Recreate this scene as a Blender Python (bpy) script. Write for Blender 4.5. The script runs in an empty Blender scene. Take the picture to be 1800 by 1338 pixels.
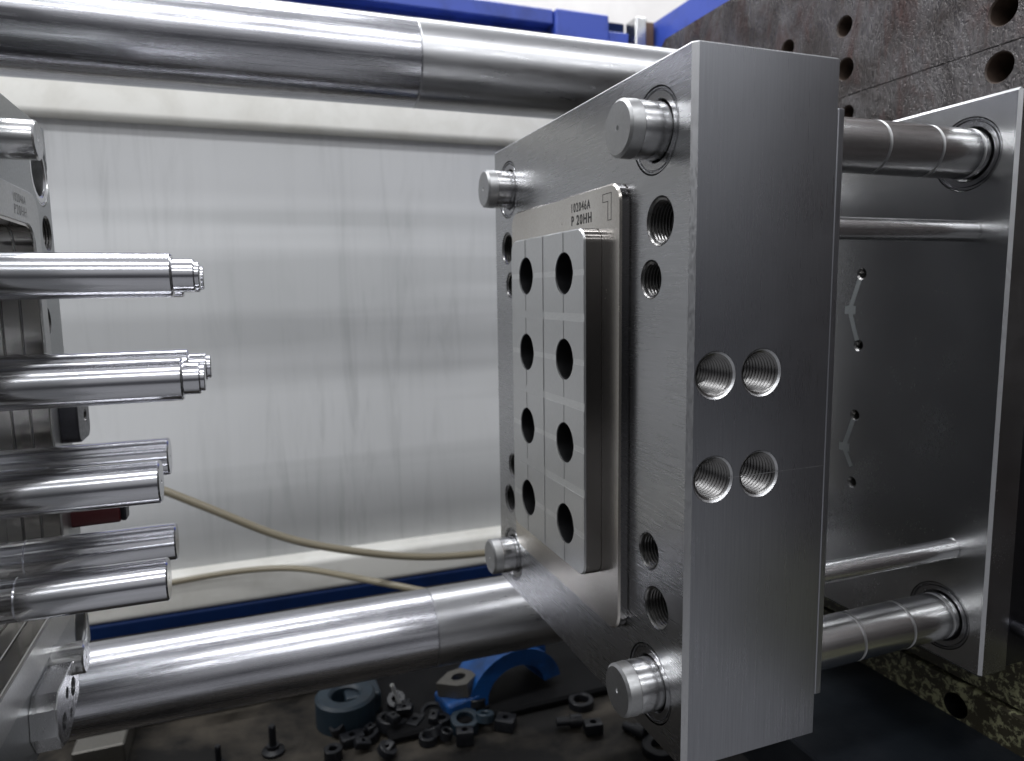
import bpy, bmesh, math, random
from mathutils import Vector, Matrix
random.seed(7)
S = bpy.context.scene
COL = S.collection

# ------------------------------------------------------------------ camera
cam_d = bpy.data.cameras.new('camera')
cam = bpy.data.objects.new('camera', cam_d); COL.objects.link(cam)
Rw = ((0.93599515, -0.35172081, -0.01433725),      # camera right, in world
      (-0.05674714, -0.11056768, -0.99224722),     # camera down
      (0.34740876, 0.92955218, -0.12344997))       # camera forward
r, d, f = [Vector(v) for v in Rw]
M = Matrix((( r.x, -d.x, -f.x, -0.24828795),
            ( r.y, -d.y, -f.y, -0.35945501),
            ( r.z, -d.z, -f.z, -0.14126712),
            (0, 0, 0, 1)))
cam.matrix_world = M
cam_d.sensor_fit = 'HORIZONTAL'; cam_d.sensor_width = 36.0
cam_d.lens = 1248.28 / 1800 * 36.0
cam_d.clip_start = 0.02; cam_d.clip_end = 100
cam_d.dof.use_dof = True
cam_d.dof.focus_distance = 0.47
cam_d.dof.aperture_fstop = 9.0
S.camera = cam

# ------------------------------------------------------------------ world (dim ambient of a workshop hall)
W = bpy.data.worlds.new('World'); S.world = W; W.use_nodes = True
wn, wl = W.node_tree.nodes, W.node_tree.links
bg = wn['Background']
tc = wn.new('ShaderNodeTexCoord'); sx = wn.new('ShaderNodeSeparateXYZ'); mr = wn.new('ShaderNodeMapRange')
cr = wn.new('ShaderNodeValToRGB')
wl.new(tc.outputs['Generated'], sx.inputs[0]); wl.new(sx.outputs['Z'], mr.inputs[0])
mr.inputs[1].default_value = -1; mr.inputs[2].default_value = 1
wl.new(mr.outputs[0], cr.inputs[0]); wl.new(cr.outputs[0], bg.inputs['Color'])
e = cr.color_ramp.elements
e[0].position = 0.25; e[0].color = (0.012, 0.012, 0.012, 1)
e[1].position = 0.80; e[1].color = (0.46, 0.47, 0.50, 1)
m_ = e.new(0.50); m_.color = (0.070, 0.071, 0.080, 1)
m2_ = e.new(0.62); m2_.color = (0.38, 0.385, 0.40, 1)
bg.inputs['Strength'].default_value = 1.0

# ------------------------------------------------------------------ lamps: rows of ceiling tubes running along the machine
def lamp(name, loc, sx_, sy_, power, col=(0.95, 0.97, 1.0)):
    l = bpy.data.lights.new(name, 'AREA'); l.shape = 'RECTANGLE'; l.size = sx_; l.size_y = sy_
    l.energy = power; l.color = col
    o = bpy.data.objects.new(name, l); COL.objects.link(o); o.location = loc
    return o
lamp('ceiling_tube_front', (-1.5, -1.15, 2.2), 9.0, 0.22, 120)
lamp('ceiling_tube_entry', (-1.5, -3.1, 2.2), 9.0, 0.30, 140)
lamp('ceiling_tube_over', (-2.4, 0.75, 2.2), 5.0, 0.22, 100)
lamp('ceiling_tube_rear', (0.5, 2.3, 2.6), 5.0, 0.3, 90)

S.view_settings.view_transform = 'Standard'; S.view_settings.look = 'None'
S.view_settings.exposure = 0.0; S.view_settings.gamma = 1.0

# ------------------------------------------------------------------ materials
class NT:
    def __init__(s, name):
        s.m = bpy.data.materials.new(name); s.m.use_nodes = True
        s.n = s.m.node_tree.nodes; s.l = s.m.node_tree.links
        s.b = s.n['Principled BSDF']; s.tc = s.n.new('ShaderNodeTexCoord')
    def noise(s, scale=(1, 1, 1), sc=10, detail=4, rough=0.55, dist=0.0):
        mp = s.n.new('ShaderNodeMapping'); mp.inputs['Scale'].default_value = scale
        s.l.new(s.tc.outputs['Object'], mp.inputs[0])
        t = s.n.new('ShaderNodeTexNoise'); t.inputs['Scale'].default_value = sc
        t.inputs['Detail'].default_value = detail; t.inputs['Roughness'].default_value = rough
        t.inputs['Distortion'].default_value = dist
        s.l.new(mp.outputs[0], t.inputs['Vector']); return t.outputs['Fac']
    def voro(s, scale=(1, 1, 1), sc=10, feat='F1'):
        mp = s.n.new('ShaderNodeMapping'); mp.inputs['Scale'].default_value = scale
        s.l.new(s.tc.outputs['Object'], mp.inputs[0])
        t = s.n.new('ShaderNodeTexVoronoi'); t.inputs['Scale'].default_value = sc; t.feature = feat
        s.l.new(mp.outputs[0], t.inputs['Vector']); return t.outputs['Distance']
    def rng(s, v, a, b, c, d_):
        m = s.n.new('ShaderNodeMapRange'); s.l.new(v, m.inputs[0])
        for i, q in enumerate((a, b, c, d_)): m.inputs[i + 1].default_value = q
        return m.outputs[0]
    def math(s, op, a, b):
        m = s.n.new('ShaderNodeMath'); m.operation = op
        for i, q in enumerate((a, b)):
            if hasattr(q, 'links'): s.l.new(q, m.inputs[i])
            else: m.inputs[i].default_value = q
        return m.outputs[0]
    def mix(s, fac, a, b):
        m = s.n.new('ShaderNodeMix'); m.data_type = 'RGBA'
        if hasattr(fac, 'links'): s.l.new(fac, m.inputs[0])
        else: m.inputs[0].default_value = fac
        for i, q in ((6, a), (7, b)):
            if hasattr(q, 'links'): s.l.new(q, m.inputs[i])
            else: m.inputs[i].default_value = (*q, 1)
        return m.outputs[2]
    def col(s, v):
        if hasattr(v, 'links'): s.l.new(v, s.b.inputs['Base Color'])
        else: s.b.inputs['Base Color'].default_value = (*v, 1)
    def rough(s, v):
        if hasattr(v, 'links'): s.l.new(v, s.b.inputs['Roughness'])
        else: s.b.inputs['Roughness'].default_value = v
    def bump(s, v, strength=0.1, dist=0.001):
        b = s.n.new('ShaderNodeBump'); b.inputs['Strength'].default_value = strength
        b.inputs['Distance'].default_value = dist; s.l.new(v, b.inputs['Height'])
        s.l.new(b.outputs[0], s.b.inputs['Normal'])

def steel(name, c, ro, stretch=(1, 1, 1), fine=900, rvar=0.08, bump=0.05, blotch=0.12, tint=None, scr=0.0, grain=.25):
    t = NT(name); t.b.inputs['Metallic'].default_value = 1.0
    fn = t.noise(stretch, fine, 3, 0.6)
    bl = t.noise((1, 1, 1), 7, 3, 0.5, 0.3)
    c2 = tint or tuple(x * 0.72 for x in c)
    k = t.math('ADD', t.math('MULTIPLY', t.rng(bl, .3, .7, 0, 1), blotch * 4), t.math('MULTIPLY', t.rng(fn, .3, .7, 0, 1), grain))
    t.col(t.mix(k, c, c2))
    rr = t.math('ADD', t.rng(fn, .3, .7, ro - rvar, ro + rvar), t.rng(t.noise((1, 1, 1), 16, 3, .5, .3), .35, .7, -.012, .02))
    t.rough(rr)
    h = fn
    if scr > 0:
        v = t.noise((3, 40, 12), 14, 2, .4, 2.5)
        v = t.rng(v, .495, .505, 0, 1)
        h = t.math('ADD', fn, t.math('MULTIPLY', v, scr))
    if bump > 0: t.bump(h, bump * .35, 0.0004)
    return t.m

M_face = steel('ground_plate_face', (.44, .44, .448), .27, (1, .03, 1), 900, .015, .003, .06, grain=.35)
M_side = steel('ground_plate_side', (.37, .375, .40), .29, (1, 1, .025), 700, .025, .004, .08, grain=.5)
M_edge = steel('bare_chamfer', (.55, .55, .56), .38, (1, 1, .3), 900, .1, .1, .1)
M_insert = steel('insert_steel', (.72, .69, .645), .24, (1, 1, 1), 500, .02, .0, .20, tint=(.42, .39, .35))
M_pad = steel('milled_pad', (.60, .60, .595), .32, (1, 1, .3), 900, .02, .005, .05)
M_land = steel('ground_land', (.70, .70, .69), .36, (1, .2, 1), 900, .03, .005, .05)
M_padside = steel('polished_pad_side', (.21, .205, .205), .13, (1, 1, .1), 500, .01, .0, .12)
M_chrome = steel('chromed_bar', (.60, .60, .635), .24, (.03, 1, 1), 420, .10, .02, .10, grain=.7)
M_rod = steel('polished_core', (.70, .70, .73), .16, (.02, 1, 1), 700, .05, .02, .04)
M_rod2 = steel('stop_rod_steel', (.75, .75, .76), .24, (.02, 1, 1), 700, .05, .02, .04)
M_pin = steel('guide_pin_steel', (.68, .68, .68), .22, (1, 1, 1), 700, .01, .0, .08, grain=.05)
M_pinend = steel('pin_end_steel', (.42, .42, .42), .42, (1, 1, 1), 500, .06, .02, .1)
M_bush = steel('bushing_steel', (.34, .34, .35), .24, (1, 1, 1), 500, .04, .0, .1)
M_bore = steel('threaded_bore_steel', (.22, .215, .21), .26, (1, 1, 1), 900, .0, .0, .1)
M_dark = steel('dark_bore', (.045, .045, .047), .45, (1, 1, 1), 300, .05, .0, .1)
M_plateB = steel('wet_plate_face', (.48, .48, .48), .25, (1, 1, .3), 1300, .015, .0, .14, tint=(.32, .32, .32), grain=.08)
M_black = steel('black_oxide', (.09, .09, .10), .36, (1, 1, 1), 300, .08, .02, .1)
M_left = steel('core_plate_face', (.42, .43, .43), .36, (1, 1, 1), 500, .05, .02, .12)
M_block = steel('lock_block_steel', (.60, .60, .61), .26, (1, 1, .2), 1200, .03, .0, .1)

def paint(name, c, ro=.45, dirt=None, amt=.3, sc=8, bump=.05, metallic=0.0, stretch=(1, 1, 1), lo=.45, hi=.7, spec=.5):
    t = NT(name); t.b.inputs['Metallic'].default_value = metallic
    n = t.noise(stretch, sc, 7, .65, .3)
    t.col(t.mix(t.math('MULTIPLY', t.rng(n, lo, hi, 0, 1), amt), c, dirt or tuple(x * .5 for x in c)))
    t.rough(ro); t.b.inputs['Specular IOR Level'].default_value = spec; t.bump(t.noise((1, 1, 1), 160, 4), bump, .001)
    return t.m
M_cream = paint('cream_paint', (.80, .785, .73), .45, (.45, .42, .35), .35, 9)
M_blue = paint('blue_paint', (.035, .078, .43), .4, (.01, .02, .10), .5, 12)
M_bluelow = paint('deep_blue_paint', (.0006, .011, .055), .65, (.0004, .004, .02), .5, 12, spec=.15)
M_hall = paint('hall_wall_paint', (.88, .85, .83), .6, (.6, .57, .54), .3, 3)
M_tray = paint('shade_darkened_oily_tray', (.052, .045, .036), .6, (.010, .0095, .009), 1.0, 5, .15, lo=.40, hi=.58, spec=.15)  # base colour darkened for the machine's shade, with oil stains mixed in
M_bed = paint('oily_black_bed', (.006, .008, .011), .45, (.018, .02, .024), .6, 16, .2, spec=.3)
M_cast = paint('dark_casting', (.03, .03, .032), .55, (.07, .065, .06), .6, 10, .2)
M_clampblue = paint('blue_clamp_paint', (.004, .055, .20), .4, (.004, .012, .035), .8, 22, .1)
M_tealblue = paint('faded_blue_paint', (.009, .020, .030), .5, (.004, .006, .010), .8, 20, .1)
M_blackpart = paint('oiled_black_part', (.006, .0065, .008), .38, (.02, .021, .025), .5, 60, .1, spec=.3)
M_red = paint('dark_red_grip', (.055, .005, .007), .4, (.03, .005, .005), .5, 30)
M_white = paint('white_plastic', (.7, .7, .68), .4)
M_brown = paint('brown_wood', (.16, .09, .055), .6)
M_rust = paint('rust', (.055, .036, .026), .6, (.015, .011, .009), .8, 60, .3)
M_ink = paint('engraved_dark', (.03, .028, .026), .6)

# hose: translucent amber tube
t = NT('amber_hose'); t.col((.27, .235, .165)); t.rough(.3); t.b.inputs['Transmission Weight'].default_value = .25
M_hose = t.m

# smeared rear panel: vertical drips, plus blurred reflections painted as horizontal bands
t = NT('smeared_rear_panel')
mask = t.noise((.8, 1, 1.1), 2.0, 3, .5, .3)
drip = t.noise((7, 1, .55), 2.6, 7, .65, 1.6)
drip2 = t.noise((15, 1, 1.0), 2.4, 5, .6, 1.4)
refl_band = t.noise((.16, 1, 3.2), 2.1, 3, .45, .25)
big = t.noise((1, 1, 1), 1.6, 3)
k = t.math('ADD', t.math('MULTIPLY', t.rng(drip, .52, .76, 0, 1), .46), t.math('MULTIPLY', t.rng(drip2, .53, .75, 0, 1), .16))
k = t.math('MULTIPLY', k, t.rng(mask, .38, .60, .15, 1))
k = t.math('ADD', k, t.math('MULTIPLY', t.rng(refl_band, .46, .54, 0, 1), .28))
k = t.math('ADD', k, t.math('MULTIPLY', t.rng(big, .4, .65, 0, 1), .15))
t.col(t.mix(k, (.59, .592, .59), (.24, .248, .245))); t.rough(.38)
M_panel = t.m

# wet rusty platen face
t = NT('wet_rusty_platen'); t.b.inputs['Metallic'].default_value = .75
n1 = t.noise((1, 1, 1), 14, 8, .65, .6); n2 = t.noise((1, 1, .35), 30, 6, .7, .5); n3 = t.noise((1, 1.5, .6), 260, 4, .6, 1.0)
pit = t.voro((1, 1, 1), 330)
c = t.mix(t.rng(n1, .38, .62, 0, 1), (.115, .108, .108), (.040, .033, .030))
c = t.mix(t.math('MULTIPLY', t.rng(n2, .52, .66, 0, 1), .75), c, (.060, .026, .021))
t.col(c); t.rough(t.rng(n2, .3, .7, .16, .42))
hh = t.math('ADD', t.math('MULTIPLY', t.rng(pit, .0, .30, 0, 1), .45), t.math('ADD', t.math('MULTIPLY', n3, .7), t.math('MULTIPLY', n2, 2.2)))
t.bump(hh, .9, .0016)
M_platen = t.m
# mottled peeling paint
t = NT('peeling_green_paint')
n1 = t.noise((1, 1, 1), 140, 7, .72, .5)
n4 = t.noise((1, 1, 1), 12, 4, .6, .3)
k = t.rng(t.math('ADD', n1, t.math('MULTIPLY', t.math('SUBTRACT', n4, .5), .5)), .45, .50, 0, 1)
t.col(t.mix(k, (.20, .20, .115), (.030, .026, .015))); t.rough(.5); t.bump(k, .3, .0008)
M_mottle = t.m

# ------------------------------------------------------------------ geometry helpers
def link(name, me, mat, parent=None):
    o = bpy.data.objects.new(name, me); COL.objects.link(o)
    if mat is not None and not me.materials:
        me.materials.append(mat)
    if parent is not None: o.parent = parent
    return o
def finish(bm, name, smooth=True, ang=35):
    bmesh.ops.recalc_face_normals(bm, faces=bm.faces)
    me = bpy.data.meshes.new(name); bm.to_mesh(me); bm.free()
    if smooth:
        me.shade_smooth(); me.set_sharp_from_angle(angle=math.radians(ang))
    return me
def box_bm(bm, a, b, bev=0.0, seg=1):
    v = [bm.verts.new((x, y, z)) for x in (a[0], b[0]) for y in (a[1], b[1]) for z in (a[2], b[2])]
    fs = [(0, 1, 3, 2), (4, 6, 7, 5), (0, 4, 5, 1), (2, 3, 7, 6), (0, 2, 6, 4), (1, 5, 7, 3)]
    faces = [bm.faces.new([v[i] for i in q]) for q in fs]
    if bev > 0:
        es = list({e_ for f_ in faces for e_ in f_.edges})
        bmesh.ops.bevel(bm, geom=es, offset=bev, segments=seg, affect='EDGES', profile=.5)
def box(name, a, b, mat, parent=None, bev=0.0, seg=1):
    a_, b_ = [min(x, y) for x, y in zip(a, b)], [max(x, y) for x, y in zip(a, b)]
    bm = bmesh.new(); box_bm(bm, a_, b_, bev, seg)
    return link(name, finish(bm, name, False), mat, parent)
AX = {'x': lambda u, a, b: (u, a, b), 'y': lambda u, a, b: (a, u, b), 'z': lambda u, a, b: (a, b, u)}
def lathe_bm(bm, axis, c, prof, n=64, caps=(True, True)):
    """prof: (pos along axis, radius); c: the two other coordinates"""
    rings = []
    for u, rr in prof:
        if rr < 1e-7:
            rings.append([bm.verts.new(AX[axis](u, c[0], c[1]))]); continue
        rings.append([bm.verts.new(AX[axis](u, c[0] + rr * math.cos(2 * math.pi * i / n), c[1] + rr * math.sin(2 * math.pi * i / n))) for i in range(n)])
    for p, q in zip(rings, rings[1:]):
        for i in range(n):
            j = (i + 1) % n
            if len(p) == 1 and len(q) == 1: continue
            if len(p) == 1: bm.faces.new((p[0], q[i], q[j]))
            elif len(q) == 1: bm.faces.new((p[i], p[j], q[0]))
            else: bm.faces.new((p[i], p[j], q[j], q[i]))
    if caps[0] and len(rings[0]) > 1: bm.faces.new(rings[0])
    if caps[1] and len(rings[-1]) > 1: bm.faces.new(rings[-1][::-1])
def lathe(name, axis, c, prof, mat, parent=None, n=64, caps=(True, True), ang=25):
    bm = bmesh.new(); lathe_bm(bm, axis, c, prof, n, caps)
    return link(name, finish(bm, name, True, ang), mat, parent)
def rrect(y0, y1, z0, z1, r_, seg=8, rs=None):
    pts = []
    cs = [((y1 - r_, z1 - r_), 0), ((y0 + r_, z1 - r_), 90), ((y0 + r_, z0 + r_), 180), ((y1 - r_, z0 + r_), 270)]
    for (cy, cz), a0 in cs:
        for i in range(seg + 1):
            a = math.radians(a0 + 90 * i / seg); pts.append((cy + r_ * math.cos(a), cz + r_ * math.sin(a)))
    return pts
def offs_rrect(y0, y1, z0, z1, r_, d_): return rrect(y0 + d_, y1 - d_, z0 + d_, z1 - d_, max(r_ - d_, .0005))
def loft_x(bm, layers, capa=True, capb=True):
    """layers: list of (x, [(y,z)...]) with equal point counts"""
    rs = [[bm.verts.new((x, y, z)) for y, z in pts] for x, pts in layers]
    n = len(rs[0])
    for p, q in zip(rs, rs[1:]):
        for i in range(n): j = (i + 1) % n; bm.faces.new((p[i], p[j], q[j], q[i]))
    if capa: bm.faces.new(rs[0])
    if capb: bm.faces.new(rs[-1][::-1])
def loft(name, layers, mat, parent=None, ang=30):
    bm = bmesh.new(); loft_x(bm, layers)
    return link(name, finish(bm, name, True, ang), mat, parent)
def cut(obj, build, mats=(), ang=30):
    """subtract everything build(bm) adds"""
    bm = bmesh.new(); build(bm); me = finish(bm, 'cut', False)
    c_ = bpy.data.objects.new('cut', me); COL.objects.link(c_)
    md = obj.modifiers.new('b', 'BOOLEAN'); md.operation = 'DIFFERENCE'; md.solver = 'EXACT'; md.object = c_
    md.use_self = True
    dg = bpy.context.evaluated_depsgraph_get()
    new = bpy.data.meshes.new_from_object(obj.evaluated_get(dg))
    old = obj.data; obj.modifiers.clear(); obj.data = new
    bpy.data.objects.remove(c_); bpy.data.meshes.remove(old)
    new.shade_smooth(); new.set_sharp_from_angle(angle=math.radians(ang))
    return obj
def thing(name, loc, label, cat, group=None):
    o = bpy.data.objects.new(name, None); COL.objects.link(o); o.location = loc; o.empty_display_size = .02
    tag(o, label, cat, group); return o
def tag(o, label, cat, group=None):
    o['label'] = label; o['category'] = cat
    if group: o['group'] = group
    return o
def structure(o): o['kind'] = 'structure'; return o
def put(o, parent):                      # parent keeping world place
    o.parent = parent; o.matrix_parent_inverse = Matrix.Translation(-parent.location); return o
def adopt(parent, *objs):
    for o in objs: put(o, parent)
def poly_mat(obj, mat, test):
    me = obj.data; me.materials.append(mat); k_ = len(me.materials) - 1
    for p in me.polygons:
        if test(p): p.material_index = k_
def thread_prof(u0, u1, r_, pitch, depth, lead=.0012, sgn=1):
    """bore liner: chamfered mouth then saw-tooth rings"""
    pr = [(u0, r_ + lead), (u0 + sgn * lead, r_)]
    u = u0 + sgn * lead * 1.6
    while abs(u - u0) < abs(u1 - u0) - pitch:
        pr += [(u, r_ - depth), (u + sgn * pitch * .15, r_ - depth), (u + sgn * pitch * .55, r_), (u + sgn * pitch * .65, r_)]; u += sgn * pitch
    pr += [(u1, r_ - depth), (u1, 0)]
    return pr
def text_mesh(name, body, size, width, origin, xdir, ydir, mat, parent, extrude=.00012, bold=.0):
    cu = bpy.data.curves.new(name, 'FONT'); cu.body = body; cu.size = 1; cu.offset = bold; cu.space_character = 1.25
    o = bpy.data.objects.new(name, cu); COL.objects.link(o)
    dg = bpy.context.evaluated_depsgraph_get()
    me = bpy.data.meshes.new_from_object(o.evaluated_get(dg)); bpy.data.objects.remove(o)
    xs = [v.co.x for v in me.vertices]; ys = [v.co.y for v in me.vertices]
    x0, x1, y0, y1 = min(xs), max(xs), min(ys), max(ys)
    xd, yd = Vector(xdir), Vector(ydir); nd = xd.cross(yd)
    for v in me.vertices:
        u = (v.co.x - x0) / (x1 - x0) * width; w = (v.co.y - y0) / (y1 - y0) * size
        v.co = Vector(origin) + xd * u + yd * w + nd * extrude
    return link(name, me, mat, parent)

# ================================================================== CAVITY PLATE (centre)
ZP = (-.0420, -.4115)                     # guide pin heights
YP = (.0415, .308)                        # guide pin depths
D, H, T = .347, .450, .107
cav = thing('cavity_plate', (0.05, .17, -.45), 'large grey mould plate with a raised pad of eight holes and four threaded side holes', 'mould plate')
bm = bmesh.new()
def outl(k, c0):                       # plan outline with the wide chamfer on the near upright edge
    a, b = k + c0, k + .0011
    return [(a, k), (T - b, k), (T - k, b), (T - k, D - b), (T - b, D - k), (b, D - k), (k, D - b), (k, a)]
rs = [[bm.verts.new((x, y, z)) for x, y in outl(k, .0031)] for z, k in ((0, .0011), (-.0011, 0), (-H + .0011, 0), (-H, .0011))]
for p, q in zip(rs, rs[1:]):
    for i in range(8): j = (i + 1) % 8; bm.faces.new((p[i], p[j], q[j], q[i]))
bm.faces.new(rs[0]); bm.faces.new(rs[-1][::-1])
body = link('plate_body', finish(bm, 'plate_body', False), M_face)
FH = [(.0347, -.0981, .0145), (.0447, -.1344, .0115), (.0443, -.3172, .0115), (.0340, -.3538, .0135),
      (.3124, -.0981, .0145), (.3045, -.1344, .0115), (.3052, -.3170, .0115), (.3160, -.3545, .0135)]
SH = [(.0186, -.1936, .0137), (.0531, -.1936, .0140), (.0186, -.2586, .0137), (.0535, -.2586, .0140)]
def _c(bm):
    for y in YP:
        for z in ZP: lathe_bm(bm, 'x', (y, z), [(-.01, .0272), (.03, .0272)], 64)
    for y, z, r_ in FH: lathe_bm(bm, 'x', (y, z), [(-.01, r_ + .00125), (.062, r_ + .00125)], 48)
cut(body, _c)
def _c2(bm):
    for x, z, r_ in SH: lathe_bm(bm, 'y', (x, z), [(-.01, r_ + .0014), (.062, r_ + .0014)], 48)
cut(body, _c2)
adopt(cav, body)
poly_mat(body, M_side, lambda p: p.normal.y < -.9)
poly_mat(body, M_edge, lambda p: .3 < abs(p.normal.x) < .95 and (abs(p.normal.y) > .3 or abs(p.normal.z) > .3) and p.area < .004 and (p.center.x < .003) and (p.center.y < .004 or p.center.z > -.003))
for y, z, r_ in FH:
    adopt(cav, lathe('threaded_bore', 'x', (y, z), thread_prof(0, .060, r_, .0024, .0012, .0009), M_bore, None, 64, (False, False), 20))
for x, z, r_ in SH:
    tb = lathe('threaded_bore', 'y', (x, z), thread_prof(0, .060, r_, .0030, .0015, .0012), M_bore, None, 64, (False, False), 20)
    poly_mat(tb, M_edge, lambda p: p.center.y < .0015); poly_mat(tb, M_dark, lambda p: p.center.y > .0595 or (p.center.y > .0016 and math.hypot(p.center.x - x, p.center.z - z) > r_ - .0004)); adopt(cav, tb)
# bushings round the guide pins
for y in YP:
    for z in ZP:
        o = lathe('bushing', 'x', (y, z), [(.028, .0189), (.002, .0189), (.0009, .0197), (.0006, .0238), (.0016, .0243), (.0016, .0249),
                                           (.0004, .0254), (.0004, .0262), (.0030, .0266), (.028, .0266)], M_bush, None, 72, (False, False), 25)
        adopt(cav, o)
# backing plate on the right side of the block
bk = box('backing_plate', (T + .0003, .0006, -.4215), (.1125, D - .002, -.0298), M_side, None, .0006)
adopt(cav, bk)
# insert plate
IY0, IY1, IZ0, IZ1, IR = .0715, .2800, -.3890, -.0680, .0145
XI = -.0076
def ir(d_): return offs_rrect(IY0, IY1, IZ0, IZ1, IR, d_)
ins = loft('insert_plate', [(-.0001, ir(.0010)), (-.0010, ir(.0010)), (-.0010, ir(0)), (-.0062, ir(0)), (XI, ir(.0014))], M_insert, None, 30)
poly_mat(ins, M_padside, lambda p: abs(p.normal.x) < .3)
adopt(cav, ins)
# raised pad with eight bores and shallow lands
PY0, PY1, PZ0, PZ1, PR = .0988, .2460, -.3550, -.0965, .0105
XP = -.0212
def pr(d_): return offs_rrect(PY0, PY1, PZ0, PZ1, PR, d_)
pad = loft('cavity_pad', [(XI + .0003, pr(.0005)), (XI - .0006, pr(.0005)), (XI - .0006, pr(0)), (XP + .0013, pr(0)), (XP, pr(.0012))], M_pad, None, 30)
COLS, ROWS = (.1335, .2108), (-.1278, -.1928, -.2577, -.3226)
HR = .0158
def _c(bm):
    for y in COLS:
        for z in ROWS: lathe_bm(bm, 'x', (y, z), [(-.03, HR), (-.0085, HR)], 64)
cut(pad, _c)
def _c(bm):
    dd = .00035
    for z in (-.1603, -.2253, -.2902):                       # wide lands between the rows
        box_bm(bm, (XP - .01, PY0 - .01, z - .0030), (XP + dd, PY1 + .01, z + .0030))
cut(pad, _c)
def _c(bm):
    for z in ROWS: box_bm(bm, (XP - .01, PY0 - .01, z - .0022), (XP + .00022, PY1 + .01, z + .0022))
cut(pad, _c)
def _c(bm):
    for y in (.1731,) + COLS: box_bm(bm, (XP - .01, y - .0016, PZ0 - .01), (XP + (.00050 if y == .1731 else .00030), y + .0016, PZ1 + .01))
cut(pad, _c)
poly_mat(pad, M_padside, lambda p: abs(p.normal.x) < .3 and (p.center.y < PY0 + .002 or p.center.y > PY1 - .002 or p.center.z > PZ1 - .012 or p.center.z < PZ0 + .012) and p.area > 1e-7)
poly_mat(pad, M_land, lambda p: p.normal.x < -.9 and XP + .00018 < p.center.x < XP + .0004 and not any(abs(p.center.y - q) < .0018 for q in COLS))
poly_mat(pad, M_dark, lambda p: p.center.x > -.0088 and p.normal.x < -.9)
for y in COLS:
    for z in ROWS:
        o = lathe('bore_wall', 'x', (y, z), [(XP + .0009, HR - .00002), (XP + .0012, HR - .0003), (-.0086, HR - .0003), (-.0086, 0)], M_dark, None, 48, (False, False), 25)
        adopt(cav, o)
adopt(cav, pad)
# stamped marking
adopt(cav,
      text_mesh('stamped_number', '102046A', .0069, .0315, (XI, .1478, -.0815), (0, -1, 0), (0, 0, 1), M_ink, None, bold=.015),
      text_mesh('stamped_number', 'P 20HH', .0076, .0340, (XI, .1482, -.0915), (0, -1, 0), (0, 0, 1), M_ink, None, bold=.03))
def outline(pts, w, x, mat, name='engraved_outline'):
    bm = bmesh.new(); n = len(pts)
    for i in range(n):
        a, b = Vector((0, *pts[i])), Vector((0, *pts[(i + 1) % n])); d_ = (b - a).normalized(); s_ = Vector((0, -d_.z, d_.y)) * w / 2
        a2, b2 = a - d_ * w / 2, b + d_ * w / 2
        vs = [bm.verts.new((x, *(q.yz))) for q in (a2 - s_, b2 - s_, b2 + s_, a2 + s_)]
        bm.faces.new(vs)
    return link(name, finish(bm, name, False), mat)
L_ = [(.0968, -.0742), (.0845, -.0742), (.0845, -.0925), (.0893, -.0925), (.0893, -.0797), (.0968, -.0797)]
adopt(cav, outline(L_, .00045, XI - .00012, M_ink))
dot = lathe('punch_mark', 'x', (.1660, -.0882), [(XI - .00012, 0), (XI - .00012, .0004)], M_ink, None, 12, (False, False)); adopt(cav, dot)
# scribed line across the side
bm = bmesh.new()
vs = [bm.verts.new(q) for q in ((.0300, -.00012, -.2588), (.1062, -.00012, -.2585), (.1062, -.00012, -.2582), (.0300, -.00012, -.2585))]
bm.faces.new(vs); sc_ = link('scribed_line', finish(bm, 's', False), M_edge); adopt(cav, sc_)

# ================================================================== GUIDE PINS
XB = .275
def guide_pin(y, z, x_end, label):
    t_ = thing('guide_pin', (x_end, y, z), label, 'guide pin', 'guide pins of the mould')
    prof = [(x_end + .0016, 0), (x_end + .0016, .0013), (x_end, .0017), (x_end, .0158), (x_end + .0016, .0176), (x_end + .0095, .0180)]
    hd = lathe('pin_nose', 'x', (y, z), prof + [(x_end + .0100, .0178)], M_pinend, None, 72, (False, False), 20)
    pf = [(x_end + .0100, .0178)]
    pf += [(.1125, .0178)]
    xs = .1125
    for g in (.1265, .1775, .2280, .2700):
        pf += [(g - .0012, .0186), (g - .0006, .0178), (g + .0006, .0178), (g + .0012, .0186)] if False else [(g - .0014, .0186), (g - .0009, .0176), (g + .0009, .0176), (g + .0014, .0186)]
    pf.insert(2, (.1126, .0186))
    pf += [(XB + .01, .0186)]
    sh = lathe('pin_shaft', 'x', (y, z), pf, M_pin, None, 72, (False, True), 20)
    adopt(t_, hd, sh)
    for g in (.1265, .1775, .2280, .2700):
        rg = lathe('oil_groove', 'x', (y, z), [(g - .0014, .01866), (g - .0009, .01775), (g + .0009, .01775), (g + .0014, .01866)], M_pinend, None, 72, (False, False), 40)
        adopt(t_, rg)
guide_pin(YP[0], ZP[0], -.0268, 'steel guide pin at the upper near corner of the centre mould plate')
guide_pin(YP[1], ZP[0], -.0255, 'steel guide pin at the upper far corner of the centre mould plate')
guide_pin(YP[0], ZP[1], -.0255, 'guide pin at the lower near corner of the centre mould plate')
guide_pin(YP[1], ZP[1], -.0262, 'guide pin at the lower far corner of the centre mould plate')
def stop_rod(y, z, r_, label):
    o = lathe('ejector_rod', 'x', (y, z), [(.1126, r_), (XB - .0012, r_), (XB + .0002, r_ - .001)], M_rod2, None, 48, (True, True), 30)
    tag(o, label, 'rod', 'thin rods between the plates'); return o
stop_rod(.0340, -.1002, .0080, 'thin bright rod below the upper grooved pin between the two plates')
stop_rod(.0340, -.3515, .0080, 'thin bright rod above the lower grooved pin between the two plates')

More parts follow.
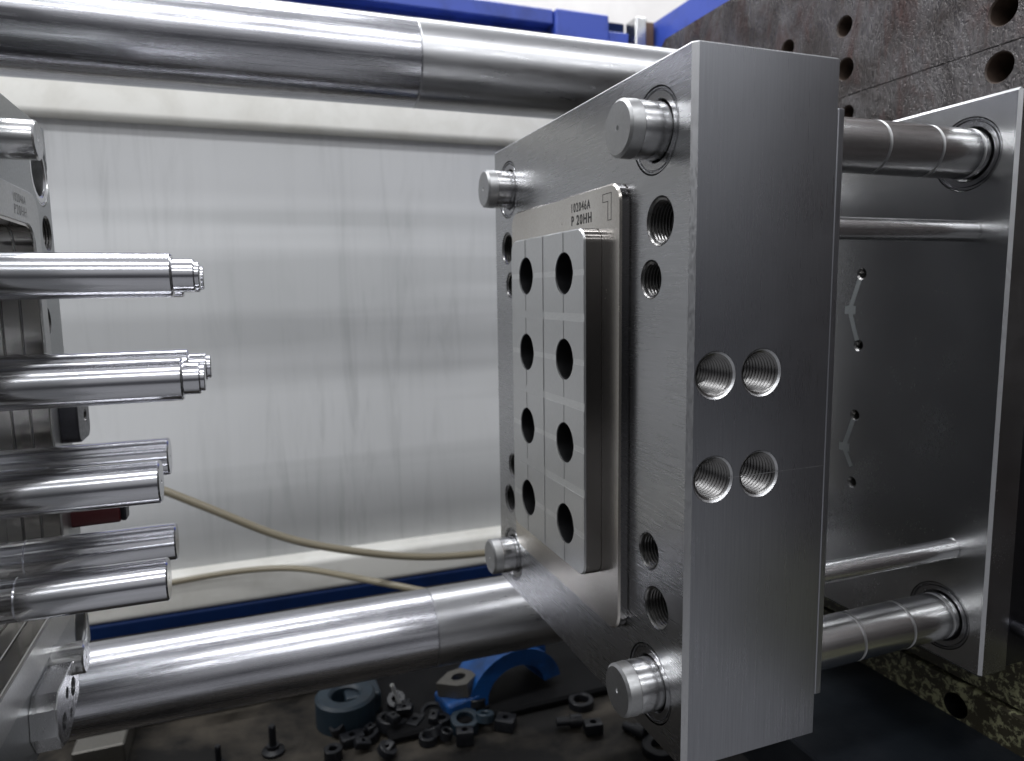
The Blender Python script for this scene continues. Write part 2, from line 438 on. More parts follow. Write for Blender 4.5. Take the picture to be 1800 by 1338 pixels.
# ================================================================== RIGHT HAND PLATES
pb = thing('runner_plate', (XB + .015, .17, -.45), 'dark wet steel plate on the right with two faint branched marks and four small holes', 'mould plate')
B1 = XB + .0305
bb = box('plate_body', (XB, .0030, -.4475), (B1, D, -.0015), M_plateB, None, .0022)
def _c(bm):
    for y in YP:
        for z in ZP: lathe_bm(bm, 'x', (y, z), [(XB - .01, .0275), (XB + .015, .0275)], 64)
    for y, z in ((.1355, -.1295), (.1357, -.194), (.1363, -.2588), (.1363, -.3223)): lathe_bm(bm, 'x', (y, z), [(XB - .01, .0054), (XB + .012, .0054)], 32)
cut(bb, _c)
poly_mat(bb, M_edge, lambda p: (.3 < abs(p.normal.x) < .95) and p.center.x < XB + .003 and p.area > 1e-5)
adopt(pb, bb)
for y in YP:
    for z in ZP:
        adopt(pb, lathe('bushing', 'x', (y, z), [(XB + .014, .0200), (XB + .002, .0200), (XB + .001, .0208), (XB + .001, .0240), (XB + .0022, .0245),
              (XB + .0022, .0252), (XB + .0006, .0257), (XB + .0006, .0266), (XB + .004, .0270)], M_bush, None, 72, (False, False), 25))
for y, z in ((.1355, -.1295), (.1357, -.194), (.1363, -.2588), (.1363, -.3223)):
    adopt(pb, lathe('gate_hole', 'x', (y, z), [(XB, .0054), (XB + .0012, .0040), (XB + .003, .0032), (XB + .010, .0012), (XB + .010, 0)], M_bore, None, 32, (False, False), 20))
M_mark = steel('greasy_mark', (.40, .42, .42), .50, (1, 1, 1), 300, .04, .03, .1)
def bar2d(bm, a, b, w, x):
    a, b = Vector(a), Vector(b); d_ = (b - a).normalized(); s_ = Vector((-d_.y, d_.x)) * w / 2
    bm.faces.new([bm.verts.new((x, *q)) for q in (a - s_, b - s_, b + s_, a + s_)])
for zc, sc in ((-.1620, 1), (-.2905, 1)):
    bm = bmesh.new()
    c0 = (.1475, zc)
    bar2d(bm, c0, (.1375, zc + .0275), .0048, XB - .00012)
    bar2d(bm, c0, (.1375, zc - .0275 if zc > -.2 else zc - .017), .0048, XB - .00016)
    bar2d(bm, (.153, zc), (.1405, zc), .0075, XB - .00020)
    o = link('branched_mark', finish(bm, 'mk', False), M_mark); adopt(pb, o)
cp = thing('clamping_plate', (.335, .17, -.45), 'black steel clamping plate at the right edge behind the wet plate', 'clamping plate')
o = box('plate_body', (B1 + .0005, .0065, -.446), (.357, D - .004, -.022), M_black, None, .001); adopt(cp, o)
bt = lathe('cap_screw', 'y', (.3165, -.4135), [(.0066, .0062), (-.0045, .0062), (-.0055, .0054), (-.0055, .0032), (-.002, .0032), (-.002, 0)], M_black, None, 32, (False, False), 25)
bt.data.name = 'cap_screw'; adopt(cp, bt)

# platen
XQ = .36
pl = thing('platen', (XQ + .05, .2, -.53), 'wet rusty machine platen with rows of round bolt holes behind the mould', 'platen')
bm = bmesh.new()
pts = [(-.35, -.506), (.56, -.506), (.60, -.46), (.625, .0), (.610, .218), (.597, .2285), (-.35, .2285)]
loft_x(bm, [(XQ, pts), (XQ + .14, pts)])
pb2 = link('platen_face', finish(bm, 'platen', False), M_platen)
HOLES = [(.2537, .1313, .0098), (.2505, .0873, .0108), (.0825, .0869, .0118), (.0825, .0413, .0120), (.338, .1345, .0098), (.2449, .0408, .008), (.338, .0873, .0098)]
def _c(bm):
    for y, z, r_ in HOLES: lathe_bm(bm, 'x', (y, z), [(XQ - .01, r_ + .001), (XQ + .055, r_ + .001)], 40)
    box_bm(bm, (XQ - .01, -.36, .0588), (XQ + .0012, .70, .0599))
    lathe_bm(bm, 'x', (.53, .1366), [(XQ - .01, .0512), (XQ + .16, .0512)], 64)
cut(pb2, _c); adopt(pl, pb2)
for y, z, r_ in HOLES:
    adopt(pl, lathe('bolt_hole', 'x', (y, z), [(XQ + .0002, r_ + .001), (XQ + .0015, r_), (XQ + .05, r_ - .0004), (XQ + .05, 0)], M_rust, None, 40, (False, False), 25))
foot = box('platen_foot', (XQ - .008, -.40, -.62), (XQ + .13, .60, -.5075), M_mottle, None, .002)
def _c(bm):
    lathe_bm(bm, 'x', (.0774, -.5300), [(XQ - .02, .0118), (XQ + .05, .0118)], 40)
cut(foot, _c); poly_mat(foot, M_black, lambda p: XQ - .006 < p.center.x < XQ + .06 and abs(p.center.y - .0774) < .02 and abs(p.center.z + .53) < .02)
adopt(pl, foot)
adopt(pl, box('platen_skirt', (XQ - .004, -.34, -.5045), (XQ - .0003, .55, -.452), M_mottle, None, .001))
lp = thing('unseen_moving_platen', (-.66, .17, -.62), 'unseen machine platen added beyond the left edge as a shade caster, carrying the core side mould half', 'platen')  # out of view; added and enlarged to shade the centre plate
adopt(lp, box('unseen_platen_body', (-.70, -.45, -.68), (-.58, .46, .34), M_cast, None, .004), box('unseen_spacer_block', (-.578, -.02, -.45), (-.4325, .34, 0), M_left, None, .002))
bpl = thing('machine_bed', (.2, .1, -.9), 'oily black machine bed under the centre mould plate', 'machine bed')
o = box('bed_top', (.188, -.10, -.60), (XQ + .1, .25, -.542), M_bed, None, .002); adopt(bpl, o)
o = box('bed_side', (.200, -.10, -.798), (XQ + .1, .24, -.602), M_cast, None, .002); adopt(bpl, o)

# ================================================================== TIE BARS
def tie_bar(z, label):
    t_ = thing('tie_bar', (0, .53, z), label, 'tie bar', 'polished tie bars')
    R_ = .0507; g = -.039
    s1 = lathe('bar_section', 'x', (.53, z), [(-2.2, R_), (g - .0012, R_), (g, R_ - .0012)], M_chrome, None, 128, (True, False), 20)
    s2 = lathe('bar_section', 'x', (.53, z), [(g, R_ - .0012), (g + .0012, R_ + .0001), (.62 if z > 0 else 1.2, R_ + .0001)], M_bar2, None, 128, (False, True), 20)
    adopt(t_, s1, s2)
M_bar2 = steel('worn_bar', (.50, .50, .51), .32, (.10, 1, 1), 260, .06, .02, .14, scr=.0)
tie_bar(.1366, 'thick polished tie bar crossing the top of the picture')
tie_bar(-.5866, 'thick polished tie bar crossing below the mould plates')

# ================================================================== CORE SIDE (left)
XL = -.396
cs = thing('core_plate', (XL - .03, .17, -.45), 'steel core side mould plate cut off by the left edge, facing right', 'mould plate')
LY = .351
body = box('plate_body', (XL - .035, -.12, -.450), (XL, LY, 0), M_left, None, .0012)
LP0, LP1, LZ0, LZ1 = .06, .2870, -.3760, -.0850
def _c(bm):
    loft_x(bm, [(XL + .02, rrect(LP0 - .0005, LP1 + .0005, LZ0, LZ1, .018)), (XL - .06, rrect(LP0 - .0005, LP1 + .0005, LZ0, LZ1, .018))])
cut(body, _c)
LH = [(.330, -.0880, .0135), (.3045, -.1590, .0105), (.330, -.3600, .0135)]
def _c(bm):
    for z in (-.0400, -.4200): lathe_bm(bm, 'x', (.3235, z), [(XL + .01, .0272), (XL - .03, .0272)], 64)
    for y, z, r_ in LH: lathe_bm(bm, 'x', (y, z), [(XL + .01, r_ + .001), (XL - .03, r_ + .001)], 40)
cut(body, _c); adopt(cs, body)
for z in (-.0400, -.4200):
    adopt(cs, lathe('bushing', 'x', (.3235, z), [(XL - .03, .0190), (XL - .002, .0190), (XL - .0008, .0205), (XL - .0008, .0240), (XL - .002, .0245),
              (XL - .0004, .0255), (XL - .0004, .0264), (XL - .004, .0269)], M_pin, None, 72, (False, False), 25))
for y, z, r_ in LH:
    adopt(cs, lathe('threaded_bore', 'x', (y, z), thread_prof(XL, XL - .028, r_, .002, .0006, .001, -1), M_bore, None, 48, (False, False), 20))
# insert ring round the pocket
iy0, iy1, iz0, iz1 = .035, .3035, -.4000, -.0610
lin = loft('insert_plate', [(XL - .004, rrect(iy0 + .0003, iy1 - .0003, iz0 + .0003, iz1 - .0003, .017)), (XL + .0003, rrect(iy0, iy1, iz0, iz1, .017)), (XL + .0012, rrect(iy0 + .0008, iy1 - .0008, iz0 + .0008, iz1 - .0008, .016))], M_insert_l := steel('core_insert_face', (.55, .55, .54), .36, (1, 1, 1), 400, .05, .05, .14), None)
def _c(bm):
    loft_x(bm, [(XL + .02, rrect(LP0, LP1, LZ0 + .0005, LZ1 - .0005, .017)), (XL - .06, rrect(LP0, LP1, LZ0 + .0005, LZ1 - .0005, .017))])
cut(lin, _c); adopt(cs, lin)
# pocket walls in stacked layers (joints between them stay open)
M_wall = steel('pocket_wall', (.60, .58, .55), .12, (.3, .3, 2), 60, .06, .10, .25)
xx = XL + .0006
for dx, ry in ((.0135, 0), (.0125, .0), (.012, .0)):
    bm = bmesh.new()
    oy, r_ = .0115, .017
    out = rrect(LP0 - .0004, LP1 - .0004, LZ0 + .0001, LZ1 - .0001, .0172); inn = rrect(LP0 + .002, LP1 - .002 - ry, LZ0 + .002, LZ1 - .002, .0152)
    x0, x1 = xx - .0005, xx - dx + .0005
    inn2 = rrect(LP0 + .0026, LP1 - .0026 - ry, LZ0 + .0026, LZ1 - .0026, .0146)
    rs = [[bm.verts.new((x, y, z)) for y, z in pts_] for x, pts_ in ((x0, out), (x0, inn), (x0 - .0006, inn2), (x1 + .0006, inn2), (x1, inn), (x1, out))]
    n = len(out)
    for p, q in zip(rs, rs[1:]):
        for i in range(n): j = (i + 1) % n; bm.faces.new((p[i], p[j], q[j], q[i]))
    o = link('pocket_wall_layer', finish(bm, 'pw', True, 25), M_wall); adopt(cs, o)
    xx -= dx
o = box('pocket_floor', (XL - .060, LP0 - .02, LZ0 - .02), (XL - .0376, LP1 + .02, LZ1 + .02), M_pad, None, .001); adopt(cs, o)
adopt(cs,
      text_mesh('stamped_number', '102046A', .0062, .030, (XL + .0012, .2385, -.0725), (0, 1, 0), (0, 0, 1), M_st := paint('faint_stamp', (.16, .16, .155), .5), None),
      text_mesh('stamped_number', 'P20HH', .0070, .030, (XL + .0012, .2385, -.0815), (0, 1, 0), (0, 0, 1), M_st, None))
# small plug hole beside the lock block
adopt(cs, lathe('oil_hole', 'x', (.247, -.4150), [(XL + .00012, .0028), (XL + .00012, 0)], M_dark, None, 20, (False, False)))

def rod_profile(x0, x_shoulder, x_tip, R_):
    ch = .0010
    pf = [(x0, R_ - .0006), (x0 + .0005, R_)]
    if x_tip:
        pf += [(x_shoulder - ch, R_), (x_shoulder, R_ - ch), (x_shoulder, .0106), (x_shoulder + .0004, .0103), (x_tip - .0035, .0103), (x_tip - .0027, .0096),
               (x_tip - .0027, .0085), (x_tip - .0005, .0085), (x_tip, .0080), (x_tip, 0)]
    else:
        pf += [(x_shoulder - ch, R_), (x_shoulder, R_ - ch), (x_shoulder, .0012), (x_shoulder - .002, 0)]
    return pf
def core_rod(y, z, sh, tip, label, joint=None, R_=.0138):
    t_ = thing('core_rod', (sh, y, z), label, 'core rod', 'core rods of the mould')
    x0 = joint if joint else -.45
    o = lathe('rod_body', 'x', (y, z), rod_profile(x0, sh, tip, R_), M_rod, None, 80, (True, False), 22); adopt(t_, o)
    if joint:
        o = lathe('rod_base', 'x', (y, z), [(-.45, R_ * .97), (joint - .0005, R_ * .97), (joint - .0001, R_ * .94)], M_rod, None, 80, (True, False), 22); adopt(t_, o)
core_rod(COLS[0], ROWS[0], -.2886, -.2733, 'topmost large polished core rod with a stepped tip')
core_rod(COLS[1], ROWS[0], -.2882, -.2745, 'far core rod almost hidden behind the topmost rod')
core_rod(COLS[0], ROWS[1], -.2868, -.2740, 'near stepped core rod of the second row, its tip in front of another')
core_rod(COLS[1], ROWS[1], -.2882, -.2735, 'far stepped core rod showing above and beyond the second row rod')
core_rod(COLS[1], ROWS[2], -.3055, None, 'far plain core rod of the third row, just above a thicker looking one', None)
core_rod(COLS[0], ROWS[2], -.3038, None, 'near plain core rod of the third row above the dark red grip', None)
core_rod(COLS[1], ROWS[3], -.3050, None, 'far plain core rod of the lowest row with a joint near the left edge', -.4003)
core_rod(COLS[0], ROWS[3], -.3035, None, 'lowest near plain core rod with a joint near the left edge', -.3865)

def return_pin(z, r_, label):
    y = .225; x1 = -.3735
    pr_ = [(XL - .01, r_), (x1 - .0012, r_), (x1, r_ - .0012), (x1, .0016), (x1 - .004, .0012), (x1 - .004, 0)]
    o = lathe('return_pin', 'x', (y, z), pr_, M_pin, None, 64, (True, False), 25)
    poly_mat(o, M_block, lambda p: p.normal.x > .9)
    tag(o, label, 'return pin', 'short pins on the left plate')
return_pin(-.0335, .0134, 'short round pin with a centre hole at the upper left edge')
return_pin(-.4075, .0120, 'short round pin standing just above the bright lock block')

# lock block, faces +x
lb = thing('lock_block', (XL, .2, -.45), 'bright chamfered steel block with two round holes at lower left', 'lock block')
P = [(.2112, -.4040), (.2263, -.4175), (.2240, -.4330), (.1850, -.4480), (.1680, -.4440), (.1590, -.4300), (.1610, -.4120), (.1700, -.4040)]
bm = bmesh.new()
def shr(P_, k): 
    cy = sum(p[0] for p in P_) / len(P_); cz = sum(p[1] for p in P_) / len(P_)
    return [(cy + (y - cy) * k, cz + (z - cz) * k) for y, z in P_]
loft_x(bm, [(XL + .0003, P), (-.3808, P), (-.3800, shr(P, .975))])
o = link('block_body', finish(bm, 'lb', False), M_block)
def _c(bm):
    lathe_bm(bm, 'x', (.1770, -.4300), [(XL + .003, .0062), (-.37, .0062)], 32)
    lathe_bm(bm, 'x', (.2075, -.4205), [(XL + .003, .0068), (-.37, .0068)], 32)
    lathe_bm(bm, 'x', (.1905, -.4165), [(XL + .008, .0042), (-.37, .0042)], 24)
    lathe_bm(bm, 'x', (.1965, -.4345), [(XL + .008, .0034), (-.37, .0034)], 24)
cut(o, _c); adopt(lb, o)
poly_mat(o, M_black, lambda p: p.center.x < -.384 and p.normal.x > .9)
# lower catch plate behind it that shows as a bright wedge
sb = thing('side_block', (-.39, .34, -.24), 'black rounded block with one threaded hole on the far edge of the left plate', 'stop block')
bm = bmesh.new()
P = rrect(.312, .357, -.262, -.212, .010, 5)
loft_x(bm, [(XL + .0003, P), (-.3835, P), (-.3825, shr(P, .96))])
o = link('block_body', finish(bm, 'sb', True, 30), M_black)
def _c(bm): lathe_bm(bm, 'x', (.3400, -.2420), [(-.391, .0058), (-.37, .0058)], 32)
cut(o, _c); adopt(sb, o)
adopt(sb, lathe('threaded_bore', 'x', (.3400, -.2420), thread_prof(-.3826, -.3905, .0048, .0012, .0004, .0008, -1), M_bore, None, 32, (False, False), 20))
# red grip
rg = thing('red_grip', (-.39, .33, -.33), 'dark red grip with a black end cap under the third row of rods', 'grip')
bm = bmesh.new()
def rr2(y, z, hy, hz, r_): return rrect(y - hy, y + hy, z - hz, z + hz, r_, 4)
loft_x(bm, [(-.397, rr2(.33, -.3265, .010, .0095, .004)), (-.3602, rr2(.33, -.3265, .010, .0088, .004)), (-.3592, rr2(.33, -.3265, .009, .0080, .004))])
adopt(rg, link('grip', finish(bm, 'g', True, 30), M_red))
bm = bmesh.new()
loft_x(bm, [(-.3595, rr2(.33, -.3262, .008, .0076, .003)), (-.3575, rr2(.33, -.3262, .009, .0082, .003)), (-.3555, rr2(.33, -.3262, .009, .0082, .003)), (-.3545, rr2(.33, -.3262, .008, .0072, .003))])
adopt(rg, link('end_cap', finish(bm, 'g', True, 30), M_blackpart))

# ================================================================== REAR OF THE MACHINE
YB = 1.2
structure(box('hall_wall', (-3.5, 3.4, -1.4), (6, 3.45, 3.2), M_hall))
rd = thing('rear_door', (0, YB, -.8), 'pale rear guard door with smeared grey panel in a cream frame', 'guard door')
def rail(name, z0, z1, y0=YB - .03, y1=YB + .03, r_=.012):
    bm = bmesh.new(); pts = rrect(y0, y1, z0, z1, r_, 6)
    rs = [(-1.9, pts), (1.9, pts)]; loft_x(bm, rs)
    return link(name, finish(bm, name, True, 30), M_cream)
adopt(rd, rail('top_rail', .188, .305), rail('bottom_rail', -.775, -.700, YB - .045, YB + .03, .014))
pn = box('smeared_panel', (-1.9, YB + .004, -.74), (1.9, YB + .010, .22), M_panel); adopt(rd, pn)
bl = thing('blue_beam', (0, YB, .4), 'blue painted machine beam above the upper tie bar', 'beam')
adopt(bl, box('beam_web', (-1.9, YB + .03, .300), (.448, YB + .06, .470), M_blue, None, .002),
      box('beam_flange', (-1.9, YB - .0, .462), (.448, YB + .06, .4955), M_blue, None, .003),
      box('end_box', (.450, YB - .01, .300), (.585, YB + .06, .4950), M_blue, None, .003),
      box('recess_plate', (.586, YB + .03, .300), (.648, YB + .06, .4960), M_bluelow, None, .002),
      box('beam_lip', (.586, YB - .005, .300), (.640, YB + .028, .462), M_blue, None, .002))
pf_ = thing('door_post', (.67, YB, .2), 'grey and brown upright post between the blue beam and blue panel', 'post')
adopt(pf_, box('steel_strip', (.6505, YB - .02, .25), (.680, YB + .03, .497), M_plateB, None, .003),
      box('brown_strip', (.681, YB - .01, .25), (.706, YB + .03, .492), M_brown, None, .002))
bp2 = box('blue_side_panel', (.712, .62, .18), (.735, YB + .1, .497), M_blue, None, .002)
tag(bp2, 'blue painted side panel above the rusty platen', 'panel')
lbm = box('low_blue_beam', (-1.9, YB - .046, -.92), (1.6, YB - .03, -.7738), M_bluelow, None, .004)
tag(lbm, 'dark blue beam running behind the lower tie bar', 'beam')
def tube(name, pts, r_, mat, n=14):
    cu = bpy.data.curves.new(name, 'CURVE'); cu.dimensions = '3D'; cu.bevel_depth = r_; cu.bevel_resolution = 5; cu.resolution_u = 10
    sp = cu.splines.new('NURBS'); sp.points.add(len(pts) - 1); sp.use_endpoint_u = True; sp.order_u = 4
    for p_, q in zip(sp.points, pts): p_.co = (*q, 1)
    o = bpy.data.objects.new('t', cu); COL.objects.link(o)
    me = bpy.data.meshes.new_from_object(o.evaluated_get(bpy.context.evaluated_depsgraph_get())); bpy.data.objects.remove(o)
    me.materials.clear(); me.shade_smooth()
    return link(name, me, mat)
YH = .9
h = tube('hose', [(-.62, YH, -.33), (-.50, YH, -.39), (-.3904, YH, -.4535), (-.2942, YH, -.509), (-.2235, YH, -.553), (-.1484, YH, -.584), (-.0692, YH, -.607), (.0246, YH, -.632), (.170, YH, -.646), (.33, YH, -.640), (.5, YH, -.62)], .0068, M_hose)
tag(h, 'long amber hose sagging across in front of the grey panel', 'hose', 'amber hoses')
h = tube('hose', [(-.85, YB - .07, -.725), (-.60, YB - .07, -.712), (-.40, YB - .06, -.700), (-.28, YB - .07, -.693), (-.18, 1.09, -.686), (-.10, .98, -.676), (-.031, YH, -.672), (.028, YH - .03, -.684), (.08, YH - .04, -.698), (.2, YH - .06, -.72)], .0062, M_hose)
tag(h, 'shorter pale hose dropping behind the lower tie bar', 'hose', 'amber hoses')

# ================================================================== TRAY UNDER THE BAR
ZT = -.80
structure(box('tray_floor', (-1.6, .20, ZT - .03), (1.5, YB - .05, ZT), M_tray))
structure(box('ground', (-6, -5, -1.46), (7, 6, -1.4), paint('shop_floor_paint', (.16, .16, .165), .5, (.12, .12, .12), .5, 3)))
M_blackoil = paint('black_oily_casting', (.003, .003, .0035), .55, (.010, .010, .010), .5, 10, .2, spec=.12)
cst = box('frame_casting', (-.085, .612, ZT + .0004), (.9, .97, ZT + .014), M_blackoil, None, .004)
tag(cst, 'dark machine frame casting in shadow below the lower tie bar', 'casting')
lg = box('pale_ledge', (-1.0, .80, ZT + .0004), (-.05, .99, ZT + .045), paint('grey_ledge_paint', (.10, .10, .10), .5, (.04, .04, .04), .8, 9), None, .01)
tag(lg, 'dirty grey ledge behind the lower tie bar at lower left', 'ledge')

def place(o, loc, rz=0, rx=0, ry=0):
    o.location = loc; o.rotation_euler = (rx, ry, rz); return o
# blue clamp shoe: arched casting
ca = thing('pipe_clamp', (.10, .70, ZT), 'blue painted arched clamp casting holding a steel nut block under the bar', 'clamp')
def arch(name, R1, R0, width, foot_, mat):
    bm = bmesh.new(); n = 18; prof = []
    outer = [(R1 * math.cos(a), R1 * math.sin(a)) for a in [math.pi * i / n for i in range(n + 1)]]
    inner = [(R0 * math.cos(a), R0 * math.sin(a)) for a in [math.pi * i / n for i in range(n + 1)]]
    rings = []
    for w in (-width / 2, width / 2):
        rings.append(([bm.verts.new((x, w, z)) for x, z in outer], [bm.verts.new((x, w, z)) for x, z in inner]))
    (o0, i0), (o1, i1) = rings
    for i in range(n):
        bm.faces.new((o0[i], o0[i + 1], i0[i + 1], i0[i])); bm.faces.new((o1[i], i1[i], i1[i + 1], o1[i + 1]))
        bm.faces.new((o0[i], o1[i], o1[i + 1], o0[i + 1])); bm.faces.new((i0[i], i0[i + 1], i1[i + 1], i1[i]))
    bm.faces.new((o0[0], i0[0], i1[0], o1[0])); bm.faces.new((o0[-1], o1[-1], i1[-1], i0[-1]))
    bmesh.ops.bevel(bm, geom=[e_ for e_ in bm.edges if len(e_.link_faces) == 2 and e_.calc_face_angle() > .9], offset=.003, segments=2, affect='EDGES')
    return link(name, finish(bm, name, True, 40), mat)
# local frame of the clamp: built at origin then rotated as a whole
parts = [arch('arch', .082, .052, .070, 0, M_clampblue)]
parts.append(box('lug', (-.118, -.036, -.004), (-.060, .026, .030), M_clampblue, None, .006, 2))
parts.append(box('lug', (.052, .0, .030), (.082, .034, .088), M_clampblue, None, .004, 2))
parts.append(box('rib', (-.014, -.020, .070), (-.002, .016, .088), M_clampblue, None, .003, 2))
bm = bmesh.new(); loft_x(bm, [(0, shr([(-.026, -.018), (-.026, .018), (-.012, .026), (.026, .026), (.026, -.010), (.012, -.026)], 1.0)), (.026, [(-.026, -.018), (-.026, .018), (-.012, .026), (.026, .026), (.026, -.010), (.012, -.026)])])
nb = link('nut_block', finish(bm, 'nb', False), M_n := steel('dull_nut', (.22, .21, .19), .5, (1, 1, 1), 200, .06, .1, .2))
def _c(bm): lathe_bm(bm, 'x', (0, 0), [(-.01, .0115), (.04, .0115)], 32)
cut(nb, _c)
nb.rotation_euler = (0, -math.pi / 2, math.radians(35)); nb.location = (-.082, -.004, .031)
for o in parts + [nb]: o.parent = ca
ca.location = (.122, .675, ZT + .018); ca.rotation_euler = (math.radians(-6), math.radians(-6), math.radians(8)); ca.scale = (1, 1, .82)

# washer-like ring block, blue grey
rb = thing('flange_ring', (-.135, .705, ZT), 'dusty blue grey round flange with a wide bore beside the black fittings', 'flange')
adopt(rb, lathe('flange', 'z', (-.135, .705), [(ZT + .0003, .046), (ZT + .040, .046), (ZT + .044, .042), (ZT + .044, .026), (ZT + .040, .022), (ZT + .010, .022), (ZT + .010, 0)], M_tealblue, None, 48, (False, False), 30))
adopt(rb, box('flange_tab', (-.135, .700, ZT + .0005), (-.08, .745, ZT + .036), M_tealblue, None, .004, 2))
bs = lathe('steel_collar', 'z', (-.215, .768), [(ZT + .046, .022), (ZT + .056, .022), (ZT + .058, .018), (ZT + .066, .018), (ZT + .066, .010), (ZT + .05, .009), (ZT + .05, 0)], M_pin, None, 40, (True, False), 30)
bs.location.y = .035
tag(bs, 'stepped steel collar just under the lower tie bar', 'collar')
pn_ = lathe('dowel', 'z', (0, 0), [(0, .0030), (.062, .0030), (.056, .002)], M_white, None, 16); place(pn_, (-.055, .672, ZT + .022), 0, math.radians(25), math.radians(-18))
tag(pn_, 'thin white pin leaning among the black fittings', 'pin')

def hexbolt(loc, rz, label, s_=1.0, stud=False):
    t_ = thing('bolt', loc, label, 'bolt', 'bolts on the tray')
    if stud:
        hd = lathe('flange_head', 'z', (0, 0), [(0, .016 * s_), (.004 * s_, .016 * s_), (.007 * s_, .009 * s_), (.012 * s_, .009 * s_)], M_blackpart, None, 24)
        sh = lathe('shank', 'z', (0, 0), [(.012 * s_, .0052 * s_), (.040 * s_, .0052 * s_), (.042 * s_, .004 * s_)], M_blackpart, None, 20)
    else:
        hd = lathe('cap_head', 'z', (0, 0), [(0, .010 * s_), (.018 * s_, .010 * s_), (.019 * s_, .009 * s_), (.019 * s_, .005 * s_), (.012 * s_, .005 * s_), (.012 * s_, 0)], M_blackpart, None, 24, (True, False))
        sh = lathe('shank', 'z', (0, 0), [(-.022 * s_, .0068 * s_), (0, .0068 * s_)], M_blackpart, None, 20)
    hd.parent = t_; sh.parent = t_; t_.rotation_euler = rz; return t_
hexbolt((-.245, .662, ZT + .0004), (0, 0, 0), 'upright black flanged bolt standing alone at the bottom left of the tray', 1.0, True)
hexbolt((.180, .556, ZT + .0105), (math.radians(90), 0, math.radians(75)), 'black cap screw lying on the brown tray, rightmost fitting left of the mould', .95)
hexbolt((-.318, .655, ZT + .0004), (0, 0, 0), 'small black upright stud at the lower left near the dark fitting', .8, True)
hexbolt((.262, .500, ZT + .010), (math.radians(80), 0, math.radians(20)), 'black screw lying behind the lower near guide pin', 1.0)

# black fittings: rings, nuts and elbow blocks heaped up
def ring_part(loc, R1, R0, hgt, label, rot=(0, 0, 0), mat=None):
    o = lathe('ring_fitting', 'z', (0, 0), [(0, R0), (0, R1), (hgt - .001, R1), (hgt, R1 - .001), (hgt, R0 + .001), (hgt - .001, R0), (0, R0)], mat or M_blackpart, None, 32, (False, False), 30)
    place(o, loc); o.rotation_euler = rot; tag(o, label, 'ring', 'black fittings on the tray'); return o
def block_part(loc, sx_, sy_, sz_, rh, label, rot=(0, 0, 0), mat=None):
    o = box('block_fitting', (-sx_ / 2, -sy_ / 2, 0), (sx_ / 2, sy_ / 2, sz_), mat or M_blackpart, None, .0025, 2)
    cut(o, lambda bm: lathe_bm(bm, 'z', (0, 0), [(sz_ * .4, rh), (sz_ + .01, rh)], 24))
    place(o, loc); o.rotation_euler = rot; tag(o, label, 'fitting', 'black fittings on the tray'); return o
dg = math.radians
ring_part((-.008, .655, ZT + .001), .021, .015, .014, 'black ring with a pale rim beside the blue clamp', (dg(12), 0, 0))
ring_part((-.075, .655, ZT + .001), .024, .016, .016, 'dark ring around the foot of the white pin', (dg(-8), dg(10), 0))
ring_part((.030, .612, ZT + .001), .022, .013, .020, 'dark blue ring at the bottom centre of the heap', (dg(8), 0, 0), M_tealblue)
ring_part((.058, .600, ZT + .014), .014, .007, .012, 'small blue black ring lying on top of the heap', (dg(-12), dg(8), 0), M_tealblue)
ring_part((.062, .640, ZT + .001), .015, .009, .018, 'black ring under the lower edge of the blue clamp', (0, dg(6), 0))
ring_part((.275, .455, ZT + .001), .026, .013, .012, 'black disc half hidden by the centre mould plate', (0, 0, 0))
ring_part((.220, .600, ZT + .001), .020, .012, .012, 'thin dark ring on the brown tray right of the blue clamp')
ring_part((-.110, .640, ZT + .001), .016, .009, .012, 'black ring in front of the blue grey flange', (0, dg(-10), 0))
ring_part((-.030, .600, ZT + .001), .014, .008, .012, 'black ring at the bottom edge left of the heap')
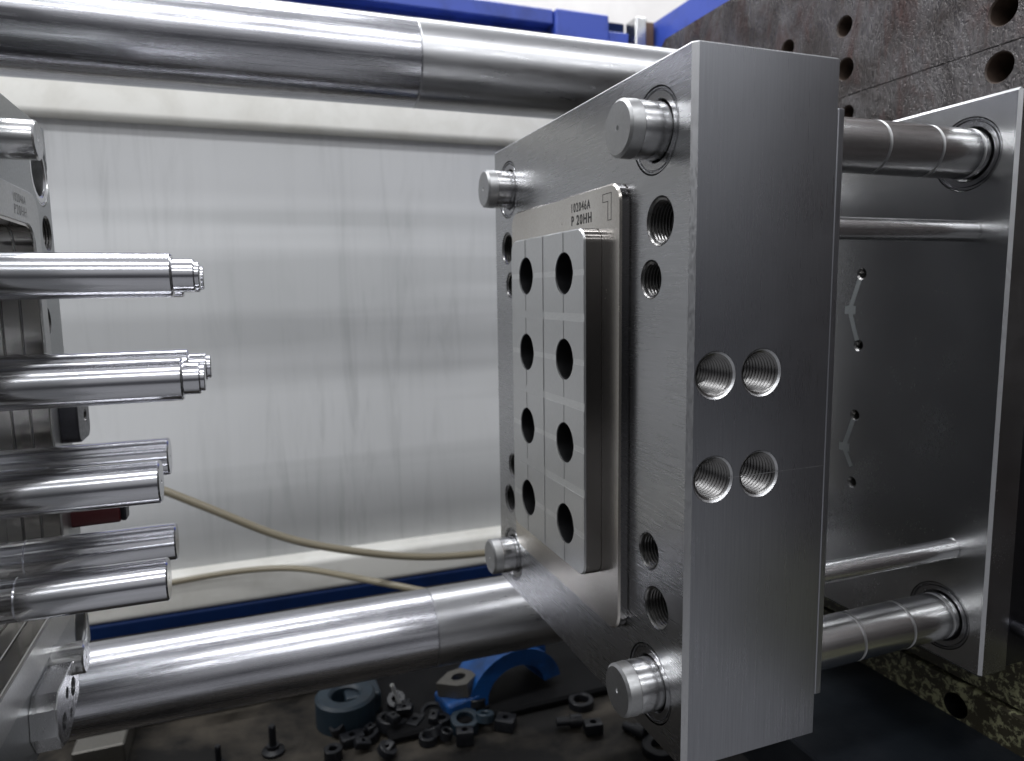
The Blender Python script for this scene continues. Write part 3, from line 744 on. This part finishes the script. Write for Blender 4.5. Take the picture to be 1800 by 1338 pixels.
ring_part((-.165, .615, ZT + .001), .013, .006, .016, 'black ring at the bottom edge below the flange')
block_part((-.002, .622, ZT + .001), .026, .022, .020, .006, 'small black square fitting with a round hole at the heap', (0, 0, dg(20)))
block_part((.088, .590, ZT + .001), .030, .026, .018, .005, 'black square fitting at the right end of the heap', (0, 0, dg(-35)))
block_part((-.040, .640, ZT + .001), .030, .020, .016, .005, 'black oblong fitting between two dark rings', (0, 0, dg(50)))
block_part((-.135, .640, ZT + .001), .034, .022, .014, .005, 'black oblong fitting before the flange tab', (0, 0, dg(8)))
block_part((.020, .578, ZT + .001), .026, .020, .022, .005, 'black square fitting at the bottom edge under the heap', (0, 0, dg(-15)))
block_part((.206, .530, ZT + .001), .028, .020, .018, .005, 'black oblong fitting right of the lying cap screw', (0, 0, dg(-12)))
lab = 'tiny black %s lost in the dark heap left of the blue clamp'
lab_ = 'one of the tiny black fittings lost in the dark heap left of the blue clamp'
rnd = random.Random(3)
for k_ in range(16):
    x_ = rnd.uniform(-.16, .07); y_ = rnd.uniform(.585, .70) - .1 * max(0, x_)
    ro_ = (dg(rnd.uniform(-25, 25)), dg(rnd.uniform(-25, 25)), dg(rnd.uniform(0, 180)))
    z_ = ZT + .016 + rnd.uniform(0, .008) if x_ > -.08 and y_ > .61 else ZT + .006
    if k_ % 2: ring_part((x_, y_, z_), rnd.uniform(.009, .015), .006, rnd.uniform(.008, .014), lab % 'ring', ro_)
    else: block_part((x_, y_, z_), rnd.uniform(.016, .028), .014, .012, .003, lab % 'block', ro_)
kb = thing('latch_fitting', (-.318, .742, ZT), 'rounded dark blue fitting alone on the grey ledge', 'fitting')
adopt(kb, box('base', (-.340, .765, ZT + .046), (-.296, .79, ZT + .060), M_tealblue, None, .003, 2), lathe('knob', 'y', (-.314, ZT + .066), [(.765, .014), (.788, .014)], M_blackpart, None, 24))
stb = box('steel_bar_block', (-.505, .700, ZT + .002), (-.44, .80, ZT + .040), M_n, None, .002); tag(stb, 'dull steel bar block lying at the bottom left corner', 'block')
